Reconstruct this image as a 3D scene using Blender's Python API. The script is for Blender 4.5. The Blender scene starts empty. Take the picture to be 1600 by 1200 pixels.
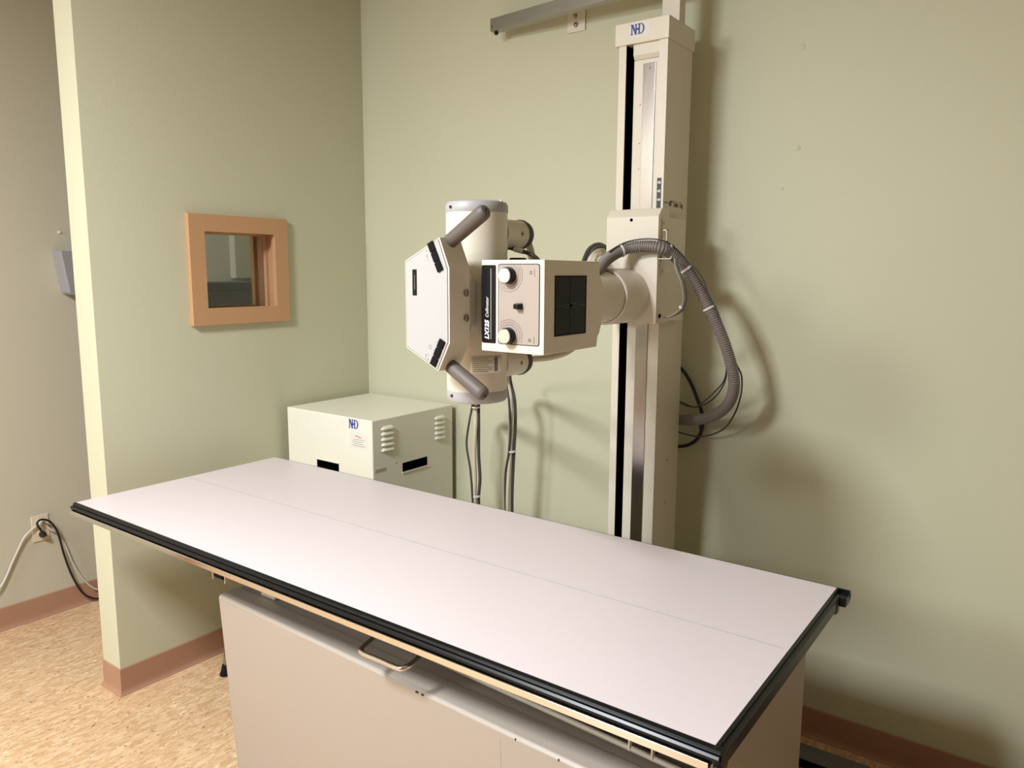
import bpy, bmesh, math, random
from mathutils import Vector, Matrix
random.seed(7)
PI = math.pi
SC = bpy.context.scene
COL = SC.collection

# ------------------------------------------------------------------ camera
# world: x to the right along the back wall, y towards the back wall, z up
EYE = Vector((0, 0, 1.57))
F_PX = 1194.7
RX = Vector((0.8066, 0.5911, 0.0048))          # camera right
DN = Vector((0.0894, -0.1140, -0.9894))        # camera down
FW = Vector((-0.5843, 0.7985, -0.1451))        # camera forward
FW.normalize(); RX = (RX - FW * RX.dot(FW)).normalized(); DN = FW.cross(RX).normalized()
cam_data = bpy.data.cameras.new('camera')
cam_data.sensor_width = 36.0
cam_data.lens = 36.0 * F_PX / 1600.0
cam_data.clip_start = 0.05
cam = bpy.data.objects.new('camera', cam_data)
m = Matrix((( RX.x, -DN.x, -FW.x, EYE.x), (RX.y, -DN.y, -FW.y, EYE.y), (RX.z, -DN.z, -FW.z, EYE.z), (0, 0, 0, 1)))
cam.matrix_world = m
COL.objects.link(cam)
SC.camera = cam

# ------------------------------------------------------------------ view, world, lights
SC.view_settings.view_transform = 'Standard'
SC.view_settings.look = 'None'
SC.view_settings.gamma = 1.0
SC.view_settings.use_curve_mapping = False
SC.view_settings.exposure = 0.06
w = bpy.data.worlds.new('world'); SC.world = w; w.use_nodes = True
w.node_tree.nodes['Background'].inputs[0].default_value = (1.0, 0.9, 0.78, 1)
w.node_tree.nodes['Background'].inputs[1].default_value = 0.02

def panel(name, loc, sx, sy, watts, col):
    """ceiling panel facing straight down, above the frame"""
    l = bpy.data.lights.new(name, 'AREA'); l.shape = 'RECTANGLE'; l.size = sx; l.size_y = sy; l.energy = watts; l.color = col
    o = bpy.data.objects.new(name, l); COL.objects.link(o); o.location = loc
    return o
def globe(name, loc, watts, col, radius):
    """ceiling-mounted globe lamp, above the frame"""
    l = bpy.data.lights.new(name, 'POINT'); l.energy = watts; l.color = col; l.shadow_soft_size = radius
    o = bpy.data.objects.new(name, l); COL.objects.link(o); o.location = loc
    return o
LAMP = (0.89, 0.94, 0.99)
panel('ceiling_panel_near', (-1.60, -0.55, 2.85), 0.5, 0.6, 158, LAMP)
globe('ceiling_lamp_far', (-2.6, -2.6, 2.6), 200, LAMP, 0.34)

# ------------------------------------------------------------------ pixel helper (gives real 3D points)
def P(px, py, x=None, y=None, z=None):
    d = RX * (px - 800) + DN * (py - 600) + FW * F_PX
    if x is not None: t = (x - EYE.x) / d.x
    elif y is not None: t = (y - EYE.y) / d.y
    else: t = (z - EYE.z) / d.z
    return EYE + d * t

# ------------------------------------------------------------------ materials
def srgb(r, g, b):
    f = lambda c: (c / 12.92) if c <= 0.04045 else ((c + 0.055) / 1.055) ** 2.4
    return (f(r / 255), f(g / 255), f(b / 255), 1)
def mat(name, col, rough=0.5, metal=0.0, bump=0.0, bscale=200, vary=0.0, vscale=3.0, spec=None, coat=0.0, stretch=None):
    M = bpy.data.materials.new(name); M.use_nodes = True
    nt = M.node_tree; b = nt.nodes['Principled BSDF']
    b.inputs['Base Color'].default_value = col; b.inputs['Roughness'].default_value = rough
    b.inputs['Metallic'].default_value = metal
    if spec is not None: b.inputs['Specular IOR Level'].default_value = spec
    if coat: b.inputs['Coat Weight'].default_value = coat
    tc = nt.nodes.new('ShaderNodeTexCoord'); src = tc.outputs['Object']
    if stretch:
        mp = nt.nodes.new('ShaderNodeMapping'); mp.inputs['Scale'].default_value = stretch
        nt.links.new(src, mp.inputs[0]); src = mp.outputs[0]
    if vary:
        n = nt.nodes.new('ShaderNodeTexNoise'); n.inputs['Scale'].default_value = vscale; n.inputs['Detail'].default_value = 6
        nt.links.new(src, n.inputs['Vector'])
        mx = nt.nodes.new('ShaderNodeMix'); mx.data_type = 'RGBA'
        mx.inputs[6].default_value = tuple(c * (1 - vary) for c in col[:3]) + (1,)
        mx.inputs[7].default_value = tuple(min(1, c * (1 + vary)) for c in col[:3]) + (1,)
        nt.links.new(n.outputs[0], mx.inputs[0]); nt.links.new(mx.outputs[2], b.inputs['Base Color'])
    if bump:
        n2 = nt.nodes.new('ShaderNodeTexNoise'); n2.inputs['Scale'].default_value = bscale; n2.inputs['Detail'].default_value = 3
        nt.links.new(src, n2.inputs['Vector'])
        bp = nt.nodes.new('ShaderNodeBump'); bp.inputs['Strength'].default_value = bump; bp.inputs['Distance'].default_value = 0.002
        nt.links.new(n2.outputs[0], bp.inputs['Height']); nt.links.new(bp.outputs[0], b.inputs['Normal'])
    return M
M_WALL = mat('green_wall_paint', srgb(199, 197, 170), 0.55, bump=0.22, bscale=95, vary=0.03, vscale=1.5, spec=0.3)
M_GREYWALL = mat('grey_green_wall_paint', srgb(196, 189, 168), 0.55, bump=0.22, bscale=95, vary=0.03, vscale=1.5, spec=0.3)
M_CEIL = mat('ceiling_white', srgb(190, 188, 180), 0.9)
M_DIM = mat('dark_unseen_wall', srgb(120, 112, 102), 0.6)  # invented dark tone for the unseen right and front walls, cuts bounced light
M_BASE = mat('cove_base_vinyl', srgb(170, 128, 102), 0.42, vary=0.04, vscale=8)
M_STEEL = mat('cream_enamel', srgb(218, 209, 191), 0.38, bump=0.05, bscale=400, vary=0.015, vscale=6)
M_STEEL2 = mat('cream_enamel_light', srgb(229, 225, 208), 0.42, vary=0.01, vscale=6)
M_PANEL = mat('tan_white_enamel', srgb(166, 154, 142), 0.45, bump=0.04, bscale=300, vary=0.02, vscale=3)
M_LAM = mat('white_laminate', srgb(212, 200, 200), 0.35, vary=0.006, vscale=2, spec=0.4)
M_BLACK = mat('black_vinyl', srgb(12, 12, 14), 0.3, spec=0.28)
M_MATTE = mat('matte_black', srgb(12, 11, 12), 0.7, spec=0.15)
M_VOID = mat('deep_black', srgb(5, 5, 5), 0.95, spec=0.0)
M_RUB = mat('black_rubber', srgb(16, 15, 16), 0.6, spec=0.2)
M_CHROME = mat('chrome', srgb(215, 212, 208), 0.12, metal=1.0)
M_SATIN = mat('satin_steel', srgb(158, 150, 144), 0.2, metal=1.0, vary=0.18, vscale=14, stretch=(4, 4, 0.4))
M_ALU = mat('brushed_aluminium', srgb(172, 168, 160), 0.38, metal=1.0, vary=0.15, vscale=30, stretch=(0.3, 4, 6))
M_SPUN = mat('spun_aluminium', srgb(238, 238, 236), 0.25, metal=0.9)
M_GREYCAP = mat('grey_plastic', srgb(168, 165, 164), 0.45)
M_GRIP = mat('dark_taupe_grip', srgb(96, 87, 80), 0.55, bump=0.1, bscale=500)
M_WHITEPL = mat('white_overlay', srgb(174, 172, 170), 0.35)
M_OVER = mat('pinkish_grey_overlay', srgb(166, 153, 142), 0.4)
M_HOSE = mat('grey_corrugated_hose', srgb(128, 118, 112), 0.5)
M_CBLD = mat('dark_grey_cable', srgb(72, 68, 64), 0.5)
M_CBLK = mat('black_cable', srgb(26, 24, 22), 0.5)
M_CBLB = mat('beige_cable', srgb(205, 193, 170), 0.55)
M_CBLW = mat('off_white_cord', srgb(200, 196, 182), 0.5)
M_TIE = mat('white_nylon', srgb(225, 222, 212), 0.45)
M_BLUE = mat('navy_print', srgb(44, 62, 140), 0.5)
M_RED = mat('faded_red_print', srgb(215, 130, 125), 0.5)
M_INK = mat('black_print', srgb(40, 34, 30), 0.6)
M_INKG = mat('grey_print', srgb(120, 112, 104), 0.6)
M_PALEINK = mat('pale_grey_print', srgb(160, 152, 142), 0.6)
M_WPRT = mat('white_print', srgb(232, 230, 226), 0.5)
M_LABEL = mat('paper_label', srgb(222, 220, 206), 0.6)
M_STK = mat('pale_vinyl_sticker', srgb(222, 216, 208), 0.5)
M_LEAD = mat('warm_grey_lead', srgb(150, 142, 128), 0.5)
M_OUTL = mat('almond_plastic', srgb(222, 206, 180), 0.4)
M_WOOD = mat('tan_painted_wood', srgb(190, 146, 106), 0.45, vary=0.03, vscale=10)
M_RAILG = mat('grey_floor_rail', srgb(105, 103, 98), 0.45, metal=0.3)
M_DKCAB = mat('dark_grey_laminate', srgb(70, 70, 72), 0.6)
M_HOLD = mat('grey_translucent_plastic', srgb(150, 148, 152), 0.3)
M_SCALE = mat('charcoal_scale', srgb(44, 44, 46), 0.5)
M_DKWIN = mat('smoked_acrylic', srgb(17, 18, 14), 0.12, spec=0.12)
M_CROSS = mat('cross_line_black', srgb(10, 10, 9), 0.5)

def glass_mat():
    M = bpy.data.materials.new('clear_window_glass'); M.use_nodes = True
    b = M.node_tree.nodes['Principled BSDF']
    b.inputs['Base Color'].default_value = (0.82, 0.85, 0.84, 1); b.inputs['Roughness'].default_value = 0.02
    b.inputs['Transmission Weight'].default_value = 1.0; b.inputs['IOR'].default_value = 1.45
    return M
M_GLASS = glass_mat()

def floor_mat():
    M = bpy.data.materials.new('flecked_vinyl_tile'); M.use_nodes = True
    nt = M.node_tree; b = nt.nodes['Principled BSDF']; N = nt.nodes.new; L = nt.links.new
    tc = N('ShaderNodeTexCoord')
    def stretched(rot, sc, scale, detail, dist):
        mp = N('ShaderNodeMapping'); mp.inputs['Rotation'].default_value = (0, 0, rot); mp.inputs['Scale'].default_value = sc
        L(tc.outputs['Object'], mp.inputs[0])
        n = N('ShaderNodeTexNoise'); n.inputs['Scale'].default_value = scale; n.inputs['Detail'].default_value = detail
        n.inputs['Distortion'].default_value = dist
        L(mp.outputs[0], n.inputs['Vector']); return n
    a = stretched(0.15, (3.0, 1, 1), 20, 4, 0.9)
    c = stretched(0.25, (2.8, 1, 1), 30, 3, 1.3)
    g = stretched(-0.4, (1, 1, 1), 2.0, 4, 0)
    r1 = N('ShaderNodeValToRGB'); e = r1.color_ramp.elements
    e[0].position = 0.40; e[0].color = srgb(202, 164, 122); e[1].position = 0.64; e[1].color = srgb(226, 194, 156)
    L(a.outputs[0], r1.inputs[0])
    r2 = N('ShaderNodeValToRGB'); e = r2.color_ramp.elements
    e[0].position = 0.60; e[0].color = (0, 0, 0, 1); e[1].position = 0.70; e[1].color = (1, 1, 1, 1)
    L(c.outputs[0], r2.inputs[0])
    m1 = N('ShaderNodeMix'); m1.data_type = 'RGBA'; L(r2.outputs[0], m1.inputs[0]); L(r1.outputs[0], m1.inputs[6]); m1.inputs[7].default_value = srgb(240, 214, 182)
    r3 = N('ShaderNodeValToRGB'); e = r3.color_ramp.elements
    e[0].position = 0.30; e[0].color = (1, 1, 1, 1); e[1].position = 0.37; e[1].color = (0, 0, 0, 1)
    d = stretched(0.1, (1.8, 1, 1), 50, 2, 0.5); L(d.outputs[0], r3.inputs[0])
    m2 = N('ShaderNodeMix'); m2.data_type = 'RGBA'; L(r3.outputs[0], m2.inputs[0]); L(m1.outputs[2], m2.inputs[6]); m2.inputs[7].default_value = srgb(168, 124, 84)
    m3 = N('ShaderNodeMix'); m3.data_type = 'RGBA'; m3.blend_type = 'MULTIPLY'; m3.inputs[0].default_value = 0.5
    r4 = N('ShaderNodeValToRGB'); e = r4.color_ramp.elements; e[0].position = 0.3; e[0].color = (0.82, 0.8, 0.78, 1); e[1].position = 0.7; e[1].color = (1, 1, 1, 1)
    L(g.outputs[0], r4.inputs[0]); L(m2.outputs[2], m3.inputs[6]); L(r4.outputs[0], m3.inputs[7])
    # tile joints every 305 mm
    br = N('ShaderNodeTexBrick'); br.offset = 0.0; br.inputs['Scale'].default_value = 1.0
    br.inputs['Brick Width'].default_value = 0.305; br.inputs['Row Height'].default_value = 0.305; br.inputs['Mortar Size'].default_value = 0.0007
    br.inputs['Color1'].default_value = (1, 1, 1, 1); br.inputs['Color2'].default_value = (0.96, 0.95, 0.94, 1); br.inputs['Mortar'].default_value = (0.72, 0.68, 0.6, 1)
    L(tc.outputs['Object'], br.inputs['Vector'])
    m4 = N('ShaderNodeMix'); m4.data_type = 'RGBA'; m4.blend_type = 'MULTIPLY'; m4.inputs[0].default_value = 0.55
    L(m3.outputs[2], m4.inputs[6]); L(br.outputs[0], m4.inputs[7])
    L(m4.outputs[2], b.inputs['Base Color'])
    b.inputs['Roughness'].default_value = 0.3
    return M
M_FLOOR = floor_mat()

# ------------------------------------------------------------------ mesh helpers
ORG = {}
def thing(name, label, cat, loc, group=None):
    o = bpy.data.objects.new(name, None); COL.objects.link(o)
    o.location = loc; o.empty_display_size = 0.1
    o['label'] = label; o['category'] = cat
    if group: o['group'] = group
    ORG[o] = Vector(loc)
    return o
class MB:
    def __init__(s): s.bm = bmesh.new()
    def box(s, x0, x1, y0, y1, z0, z1):
        r = bmesh.ops.create_cube(s.bm, size=1)
        for v in r['verts']:
            v.co = Vector(((x0 + x1) / 2 + v.co.x * (x1 - x0), (y0 + y1) / 2 + v.co.y * (y1 - y0), (z0 + z1) / 2 + v.co.z * (z1 - z0)))
        return s
    def prism(s, pts, axis, a0, a1, taper=None):
        """pts: 2D polygon; axis x -> (y,z), y -> (x,z), z -> (x,y). taper = 2D list for the far end"""
        def mk(p, a):
            return {'x': Vector((a, p[0], p[1])), 'y': Vector((p[0], a, p[1])), 'z': Vector((p[0], p[1], a))}[axis]
        q = taper or pts
        va = [s.bm.verts.new(mk(p, a0)) for p in pts]; vb = [s.bm.verts.new(mk(p, a1)) for p in q]
        n = len(pts)
        s.bm.faces.new(va); s.bm.faces.new(list(reversed(vb)))
        for i in range(n): s.bm.faces.new((va[i], vb[i], vb[(i + 1) % n], va[(i + 1) % n]))
        return s
    def lathe(s, prof, p0, axis, seg=40):
        """prof: list of (radius, distance along axis)"""
        A = Vector(axis).normalized(); U = A.orthogonal().normalized(); V = A.cross(U); p0 = Vector(p0)
        rings = []
        for r, d in prof:
            if r < 1e-6: rings.append([s.bm.verts.new(p0 + A * d)])
            else: rings.append([s.bm.verts.new(p0 + A * d + (U * math.cos(2 * PI * k / seg) + V * math.sin(2 * PI * k / seg)) * r) for k in range(seg)])
        for a, b in zip(rings, rings[1:]):
            for k in range(seg):
                k2 = (k + 1) % seg
                f = [a[k] if len(a) > 1 else a[0]]
                if len(a) > 1: f.append(a[k2])
                f.append(b[k2] if len(b) > 1 else b[0])
                if len(b) > 1: f.append(b[k])
                if len(f) >= 3: s.bm.faces.new(f)
        for R_, c in ((rings[0], 0), (rings[-1], 1)):
            if len(R_) > 1: s.bm.faces.new(R_)
        return s
    def cyl(s, p0, p1, r, seg=32, r2=None, bev=0.0):
        p0 = Vector(p0); p1 = Vector(p1); L = (p1 - p0).length
        r2 = r if r2 is None else r2
        if bev: pr = [(r - bev, 0), (r - bev * .3, bev * .3), (r, bev), (r2, L - bev), (r2 - bev * .3, L - bev * .3), (r2 - bev, L)]
        else: pr = [(r, 0), (r2, L)]
        return s.lathe(pr, p0, p1 - p0, seg)
    def tube(s, pts, r, seg=12, rad=None, caps=True):
        pts = [Vector(p) for p in pts]; n = len(pts)
        T = [(pts[min(i + 1, n - 1)] - pts[max(i - 1, 0)]).normalized() for i in range(n)]
        U = T[0].orthogonal().normalized(); rings = []
        for i in range(n):
            U = (U - T[i] * U.dot(T[i])).normalized(); V = T[i].cross(U); rr = rad(i) if rad else r
            rings.append([s.bm.verts.new(pts[i] + (U * math.cos(2 * PI * k / seg) + V * math.sin(2 * PI * k / seg)) * rr) for k in range(seg)])
        for a, b in zip(rings, rings[1:]):
            for k in range(seg): s.bm.faces.new((a[k], a[(k + 1) % seg], b[(k + 1) % seg], b[k]))
        if caps: s.bm.faces.new(rings[0]); s.bm.faces.new(rings[-1])
        return s
    def build(s, name, m, parent=None, loc=None, bevel=0.0, segs=2, smooth=False, label=None):
        bm = s.bm
        bmesh.ops.recalc_face_normals(bm, faces=bm.faces)
        if bevel:
            es = [e for e in bm.edges if len(e.link_faces) == 2 and e.calc_face_angle(0) > 0.5]
            bmesh.ops.bevel(bm, geom=es, offset=bevel, segments=segs, profile=0.5, affect='EDGES', clamp_overlap=True)
        org = ORG[parent] if parent is not None else Vector(loc or (0, 0, 0))
        bmesh.ops.translate(bm, verts=bm.verts, vec=-org)
        me = bpy.data.meshes.new(name); bm.to_mesh(me); bm.free()
        me.materials.append(m)
        if smooth or bevel:
            for p in me.polygons: p.use_smooth = True
            try: me.set_sharp_from_angle(angle=0.6)
            except Exception: pass
        o = bpy.data.objects.new(name, me); COL.objects.link(o)
        if bevel:
            wn = o.modifiers.new('weighted_normals', 'WEIGHTED_NORMAL'); wn.keep_sharp = True; wn.weight = 90
        if parent is not None: o.parent = parent
        else: o.location = org
        ORG[o] = org
        if label: o['label'] = label
        return o
def spline(pts, n=10):
    pts = [Vector(p) for p in pts]; q = [pts[0] * 2 - pts[1]] + pts + [pts[-1] * 2 - pts[-2]]; out = []
    for i in range(1, len(q) - 2):
        p0, p1, p2, p3 = q[i - 1:i + 3]
        for k in range(n):
            t = k / n
            out.append(0.5 * ((2 * p1) + (p2 - p0) * t + (2 * p0 - 5 * p1 + 4 * p2 - p3) * t * t + (3 * p1 - p0 - 3 * p2 + p3) * t ** 3))
    out.append(pts[-1]); return out
def resample(pts, step):
    out = [pts[0].copy()]; acc = 0.0
    for a, b in zip(pts, pts[1:]):
        d = (b - a).length; t = step - acc
        while t <= d:
            out.append(a.lerp(b, t / d)); t += step
        acc = d - (t - step)
    return out
def text(body, name, m, parent, origin, right, up, size, ext=0.0004, shear=0.0, align='LEFT', wscale=1.0, bold=0.0):
    c = bpy.data.curves.new(name, 'FONT'); c.body = body; c.size = size; c.extrude = ext; c.shear = shear
    c.align_x = align; c.align_y = 'CENTER'; c.offset = bold
    t = bpy.data.objects.new(name + '_tmp', c); COL.objects.link(t)
    bpy.context.view_layer.update()
    me = bpy.data.meshes.new_from_object(t.evaluated_get(bpy.context.evaluated_depsgraph_get()))
    bpy.data.objects.remove(t); bpy.data.curves.remove(c)
    R_ = Vector(right).normalized(); U_ = Vector(up).normalized(); N_ = R_.cross(U_)
    o0 = Vector(origin)
    for v in me.vertices:
        v.co = o0 + R_ * v.co.x * wscale + U_ * v.co.y + N_ * v.co.z - ORG[parent]
    me.materials.clear(); me.materials.append(m); me.name = name
    o = bpy.data.objects.new(name, me); COL.objects.link(o); o.parent = parent; ORG[o] = ORG[parent]
    return o
def tag(o, label=None, cat=None, group=None, kind=None):
    if label: o['label'] = label
    if cat: o['category'] = cat
    if group: o['group'] = group
    if kind: o['kind'] = kind
    return o
def struct(mb, name, m, **k):
    o = mb.build(name, m, None, **k); o['kind'] = 'structure'; return o

# ------------------------------------------------------------------ room shell
WB = 2.56            # back wall plane
XP, XP2 = -2.736, -2.862   # partition faces
YP = 1.286           # partition end
XL = -3.67           # far left wall
ZC = 2.92            # ceiling
struct(MB().box(-4.0, 2.4, -5.2, 2.9, -0.08, 0.0), 'floor', M_FLOOR)
struct(MB().box(-4.0, 2.4, -5.2, 2.9, ZC, ZC + 0.08), 'ceiling', M_CEIL)
struct(MB().box(XL, 2.2, WB, WB + 0.12, 0, ZC), 'wall_back', M_WALL)
struct(MB().box(XL - 0.12, XL, -5.0, WB + 0.12, 0, ZC), 'wall_far_left', M_GREYWALL)
struct(MB().box(2.2, 2.32, -5.0, WB + 0.12, 0, ZC), 'wall_right', M_DIM)
struct(MB().box(XL - 0.12, 2.32, -5.12, -5.0, 0, ZC), 'wall_front', M_DIM)
# partition with its window opening
WY0, WY1, WZ0, WZ1 = 1.688, 2.055, 1.392, 1.738
pw = MB()
pw.box(XP2, XP, YP, WY0, 0, ZC); pw.box(XP2, XP, WY1, WB, 0, ZC)
pw.box(XP2, XP, WY0, WY1, 0, WZ0); pw.box(XP2, XP, WY0, WY1, WZ1, ZC)
struct(pw, 'wall_left', M_WALL)
# cove base: profile (distance from wall, z)
CV = [(0, 0), (0.013, 0), (0.0125, 0.003), (0.008, 0.008), (0.0045, 0.017), (0.0035, 0.03), (0.003, 0.1), (0.0005, 0.104), (0, 0.104)]
struct(MB().prism([(WB - d, z) for d, z in CV], 'x', XP, 2.2), 'baseboard_back', M_BASE)
struct(MB().prism([(XL + d, z) for d, z in CV], 'y', -5.0, WB - 0.02), 'baseboard_far_left', M_BASE)
bb = MB()   # the base wraps round the end of the partition as one strip
def wrap(prof):
    rings = []
    for d, z in prof:
        rings.append([bb.bm.verts.new(p) for p in ((XP + d, WB - 0.02, z), (XP + d, YP - d, z), (XP2 - d, YP - d, z), (XP2 - d, WB - 0.02, z))])
    n = len(rings)
    for i in range(n):
        a, b = rings[i], rings[(i + 1) % n]
        for k in range(3): bb.bm.faces.new((a[k], a[k + 1], b[k + 1], b[k]))
wrap(CV)
struct(bb, 'baseboard_left', M_BASE)

# window in the partition
win = bpy.data.objects.new('window_1', None); COL.objects.link(win); win.location = (XP, (WY0 + WY1) / 2, WZ0); ORG[win] = Vector(win.location); win['kind'] = 'structure'
def ring(mb, y0, y1, z0, z1, b, x0, x1):
    mb.box(x0, x1, y0, y1, z1 - b, z1); mb.box(x0, x1, y0, y1, z0, z0 + b)
    mb.box(x0, x1, y0, y0 + b, z0 + b, z1 - b); mb.box(x0, x1, y1 - b, y1, z0 + b, z1 - b)
def mitred(y0, y1, z0, z1, b, x0, x1):
    mb = MB(); V = mb.bm.verts.new; Q = []
    for x in (x0, x1):
        Q.append([V((x, y, z)) for y, z in ((y0, z0), (y1, z0), (y1, z1), (y0, z1))]); Q.append([V((x, y, z)) for y, z in ((y0 + b, z0 + b), (y1 - b, z0 + b), (y1 - b, z1 - b), (y0 + b, z1 - b))])
    F = mb.bm.faces.new
    for k in range(4):
        n = (k + 1) % 4
        F((Q[0][k], Q[0][n], Q[1][n], Q[1][k])); F((Q[2][k], Q[3][k], Q[3][n], Q[2][n])); F((Q[0][k], Q[2][k], Q[2][n], Q[0][n])); F((Q[1][k], Q[1][n], Q[3][n], Q[3][k]))
    return mb
mb = mitred(1.643, 2.093, 1.358, 1.784, 0.066, XP, XP + 0.024)
mb.build('window_frame', M_WOOD, win, bevel=0.0015)
mb = MB(); ring(mb, WY0, WY1, WZ0, WZ1, 0.014, XP2 - 0.01, XP)
mb.build('window_jamb', M_WOOD, win)
mb = MB(); ring(mb, WY0 + 0.014, WY1 - 0.014, WZ0 + 0.014, WZ1 - 0.014, 0.012, XP - 0.060, XP - 0.044)
mb.build('glazing_stop', M_WOOD, win, bevel=0.001)
MB().box(XP - 0.068, XP - 0.062, WY0 + 0.014, WY1 - 0.014, WZ0 + 0.014, WZ1 - 0.014).build('pane', M_GLASS, win)
mb = mitred(1.643, 2.093, 1.358, 1.784, 0.066, XP2 - 0.024, XP2)
mb.build('window_frame', M_WOOD, win, bevel=0.0015)

# booth behind the partition
struct(MB().box(XL, XL + 0.05, 2.45, 2.55, 1.53, ZC), 'trim_1', M_WALL, bevel=0.002)
t = thing('storage_cabinet', 'dark grey cabinet inside the booth, seen through the small tan-framed window', 'cabinet', (-3.4, 2.25, 0))
MB().box(XL + 0.03, -3.28, 1.98, 2.44, 0.0, 1.475).build('cabinet_body', M_DKCAB, t, bevel=0.003)
MB().box(XL + 0.03, -3.26, 1.96, 2.445, 1.477, 1.512).build('cabinet_top', M_SCALE, t, bevel=0.003)

# ------------------------------------------------------------------ outlet, plugs and cords
t = thing('wall_outlet', 'almond wall outlet plate with plugs on the far left wall', 'outlet', (XL, 1.42, 0.42))
MB().box(XL, XL + 0.006, 1.385, 1.456, 0.359, 0.479).build('cover_plate', M_OUTL, t, bevel=0.0025)
for zc in (0.446, 0.392):
    f = MB().cyl((XL + 0.004, 1.4205, zc), (XL + 0.0095, 1.4205, zc), 0.0165, 24).build('socket_face', M_OUTL, t, smooth=True)
    s_ = MB(); s_.box(XL + 0.0094, XL + 0.0100, 1.412, 1.414, zc - 0.005, zc + 0.005); s_.box(XL + 0.0094, XL + 0.0100, 1.426, 1.428, zc - 0.004, zc + 0.004)
    s_.build('socket_slot', M_VOID, f)
MB().cyl((XL + 0.006, 1.4205, 0.419), (XL + 0.0075, 1.4205, 0.419), 0.003, 12).build('screw', M_SATIN, t)
def W(px, py, x=XL + 0.03): return P(px, py, x=x)
t = thing('electrical_cable', 'black power cord plugged into the wall outlet and drooping to the floor', 'cable', (XL + 0.03, 1.43, 0))
pl = MB().lathe([(0.011, 0), (0.014, .004), (0.014, .016), (0.010, .026), (0.006, .036), (0.0, .038)], (XL + 0.011, 1.4205, 0.392), (1, 0.0, 0.05), 20)
pl.build('plug', M_CBLK, t, smooth=True)
pts = [Vector((XL + 0.045, 1.4205, 0.394)), W(62, 826, XL + 0.055), W(58, 818, XL + 0.05), W(64, 812, XL + 0.045), W(78, 815, XL + .04), W(90, 832, XL + .035), W(100, 866, XL + .03), W(112, 898, XL + .03), W(128, 925, XL + .03), W(143, 934, XL + .03), W(156, 935, XL + .03), W(185, 930, XL + .035)]
MB().tube(spline(pts, 8), 0.0048, 10).build('cord', M_CBLK, t, smooth=True)
t = thing('electrical_cable', 'off-white cord dropping from the outlet, behind the black cord, to the partition', 'cable', (XL + 0.03, 1.46, 0))
pts = [W(68, 817, XL + .012), W(80, 828, XL + .02), W(90, 832, XL + .018), W(101, 850, XL + .015), W(113, 878, XL + .014), W(128, 902, XL + .014), W(142, 916, XL + .018), W(155, 921, XL + .022), W(185, 918, XL + .03)]
MB().tube(spline(pts, 8), 0.004, 10).build('cord', M_CBLW, t, smooth=True)
pl = MB().lathe([(0.010, 0), (0.0125, .003), (0.0125, .012), (0.006, .018), (0, .019)], (XL + 0.011, 1.4205, 0.446), (1, 0, 0), 18)
pl.build('plug', M_CBLW, t, smooth=True)
t = thing('extension_cord', 'pale cord running left from the outlet along the far left wall', 'cord', (XL + 0.03, 1.3, 0))
pts = [W(57, 822, XL + .02), W(48, 829, XL + .02), W(38, 840, XL + .018), W(29, 858, XL + .014), W(18, 882, XL + .014), W(8, 905, XL + .014), W(-4, 922, XL + .02), W(-30, 935, XL + .03), W(-80, 940, XL + .03)]
MB().tube(spline(pts, 8), 0.0052, 10).build('cord', M_CBLW, t, smooth=True)

# wall pocket partly hidden by the partition
t = thing('wall_holder', 'grey plastic holder on the far left wall, mostly hidden behind the partition end', 'dispenser', (XL, 1.66, 1.46))
MB().prism([(1.562, 1.652), (1.74, 1.652), (1.725, 1.468), (1.71, 1.458), (1.605, 1.458), (1.588, 1.468)], 'x', XL, XL + 0.085,
           ).build('holder_body', M_HOLD, t, bevel=0.006, segs=3)
MB().cyl((XL, 1.60, 1.735), (XL + 0.006, 1.60, 1.735), 0.006, 12).build('mounting_screw', M_WPRT, t, smooth=True)

# ------------------------------------------------------------------ floor and wall rails of the tube stand
t = thing('floor_rail', 'grey steel rail on the floor along the back wall', 'rail', (0, 2.4, 0))
MB().prism([(2.345, 0), (2.445, 0), (2.445, 0.036), (2.440, 0.040), (2.366, 0.040), (2.362, 0.036), (2.362, 0.012), (2.345, 0.008)], 'x', -2.1, 2.0).build('rail_body', M_RAILG, t)
MB().box(-2.1, 2.0, 2.3555, 2.3615, 0.0085, 0.034).build('channel_shade', M_VOID, t)  # black strip standing in for the shadow of the rail's side channel
t = thing('guide_rail', 'long aluminium guide rail mounted high on the back wall above the column', 'rail', (-1.58, 2.5, 2.5))
SK = -0.088      # the rail stands a little further off the wall towards the right
def rail_y(x): return 2.472 + SK * (x + 1.922)
def skew(mb):
    for v in mb.bm.verts: v.co.y += SK * (v.co.x + 1.922)
    return mb
skew(MB().prism([(2.472, 2.490), (2.508, 2.490), (2.508, 2.496), (2.478, 2.496), (2.478, 2.532), (2.508, 2.532), (2.508, 2.538), (2.472, 2.538)], 'x', -1.922, 1.0)).build('channel', M_ALU, t, bevel=0.0012)
skew(MB().box(-1.9215, -1.900, 2.478, 2.506, 2.496, 2.532)).build('end_plug', M_GREYCAP, t)
MB().cyl((-1.912, 2.470, 2.508), (-1.912, 2.4725, 2.508), 0.004, 12).build('screw', M_SATIN, t)
MB().cyl((-1.905, 2.489, 2.481), (-1.905, 2.489, 2.490), 0.0075, 16).build('rubber_stop', M_RUB, t, smooth=True)
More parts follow.
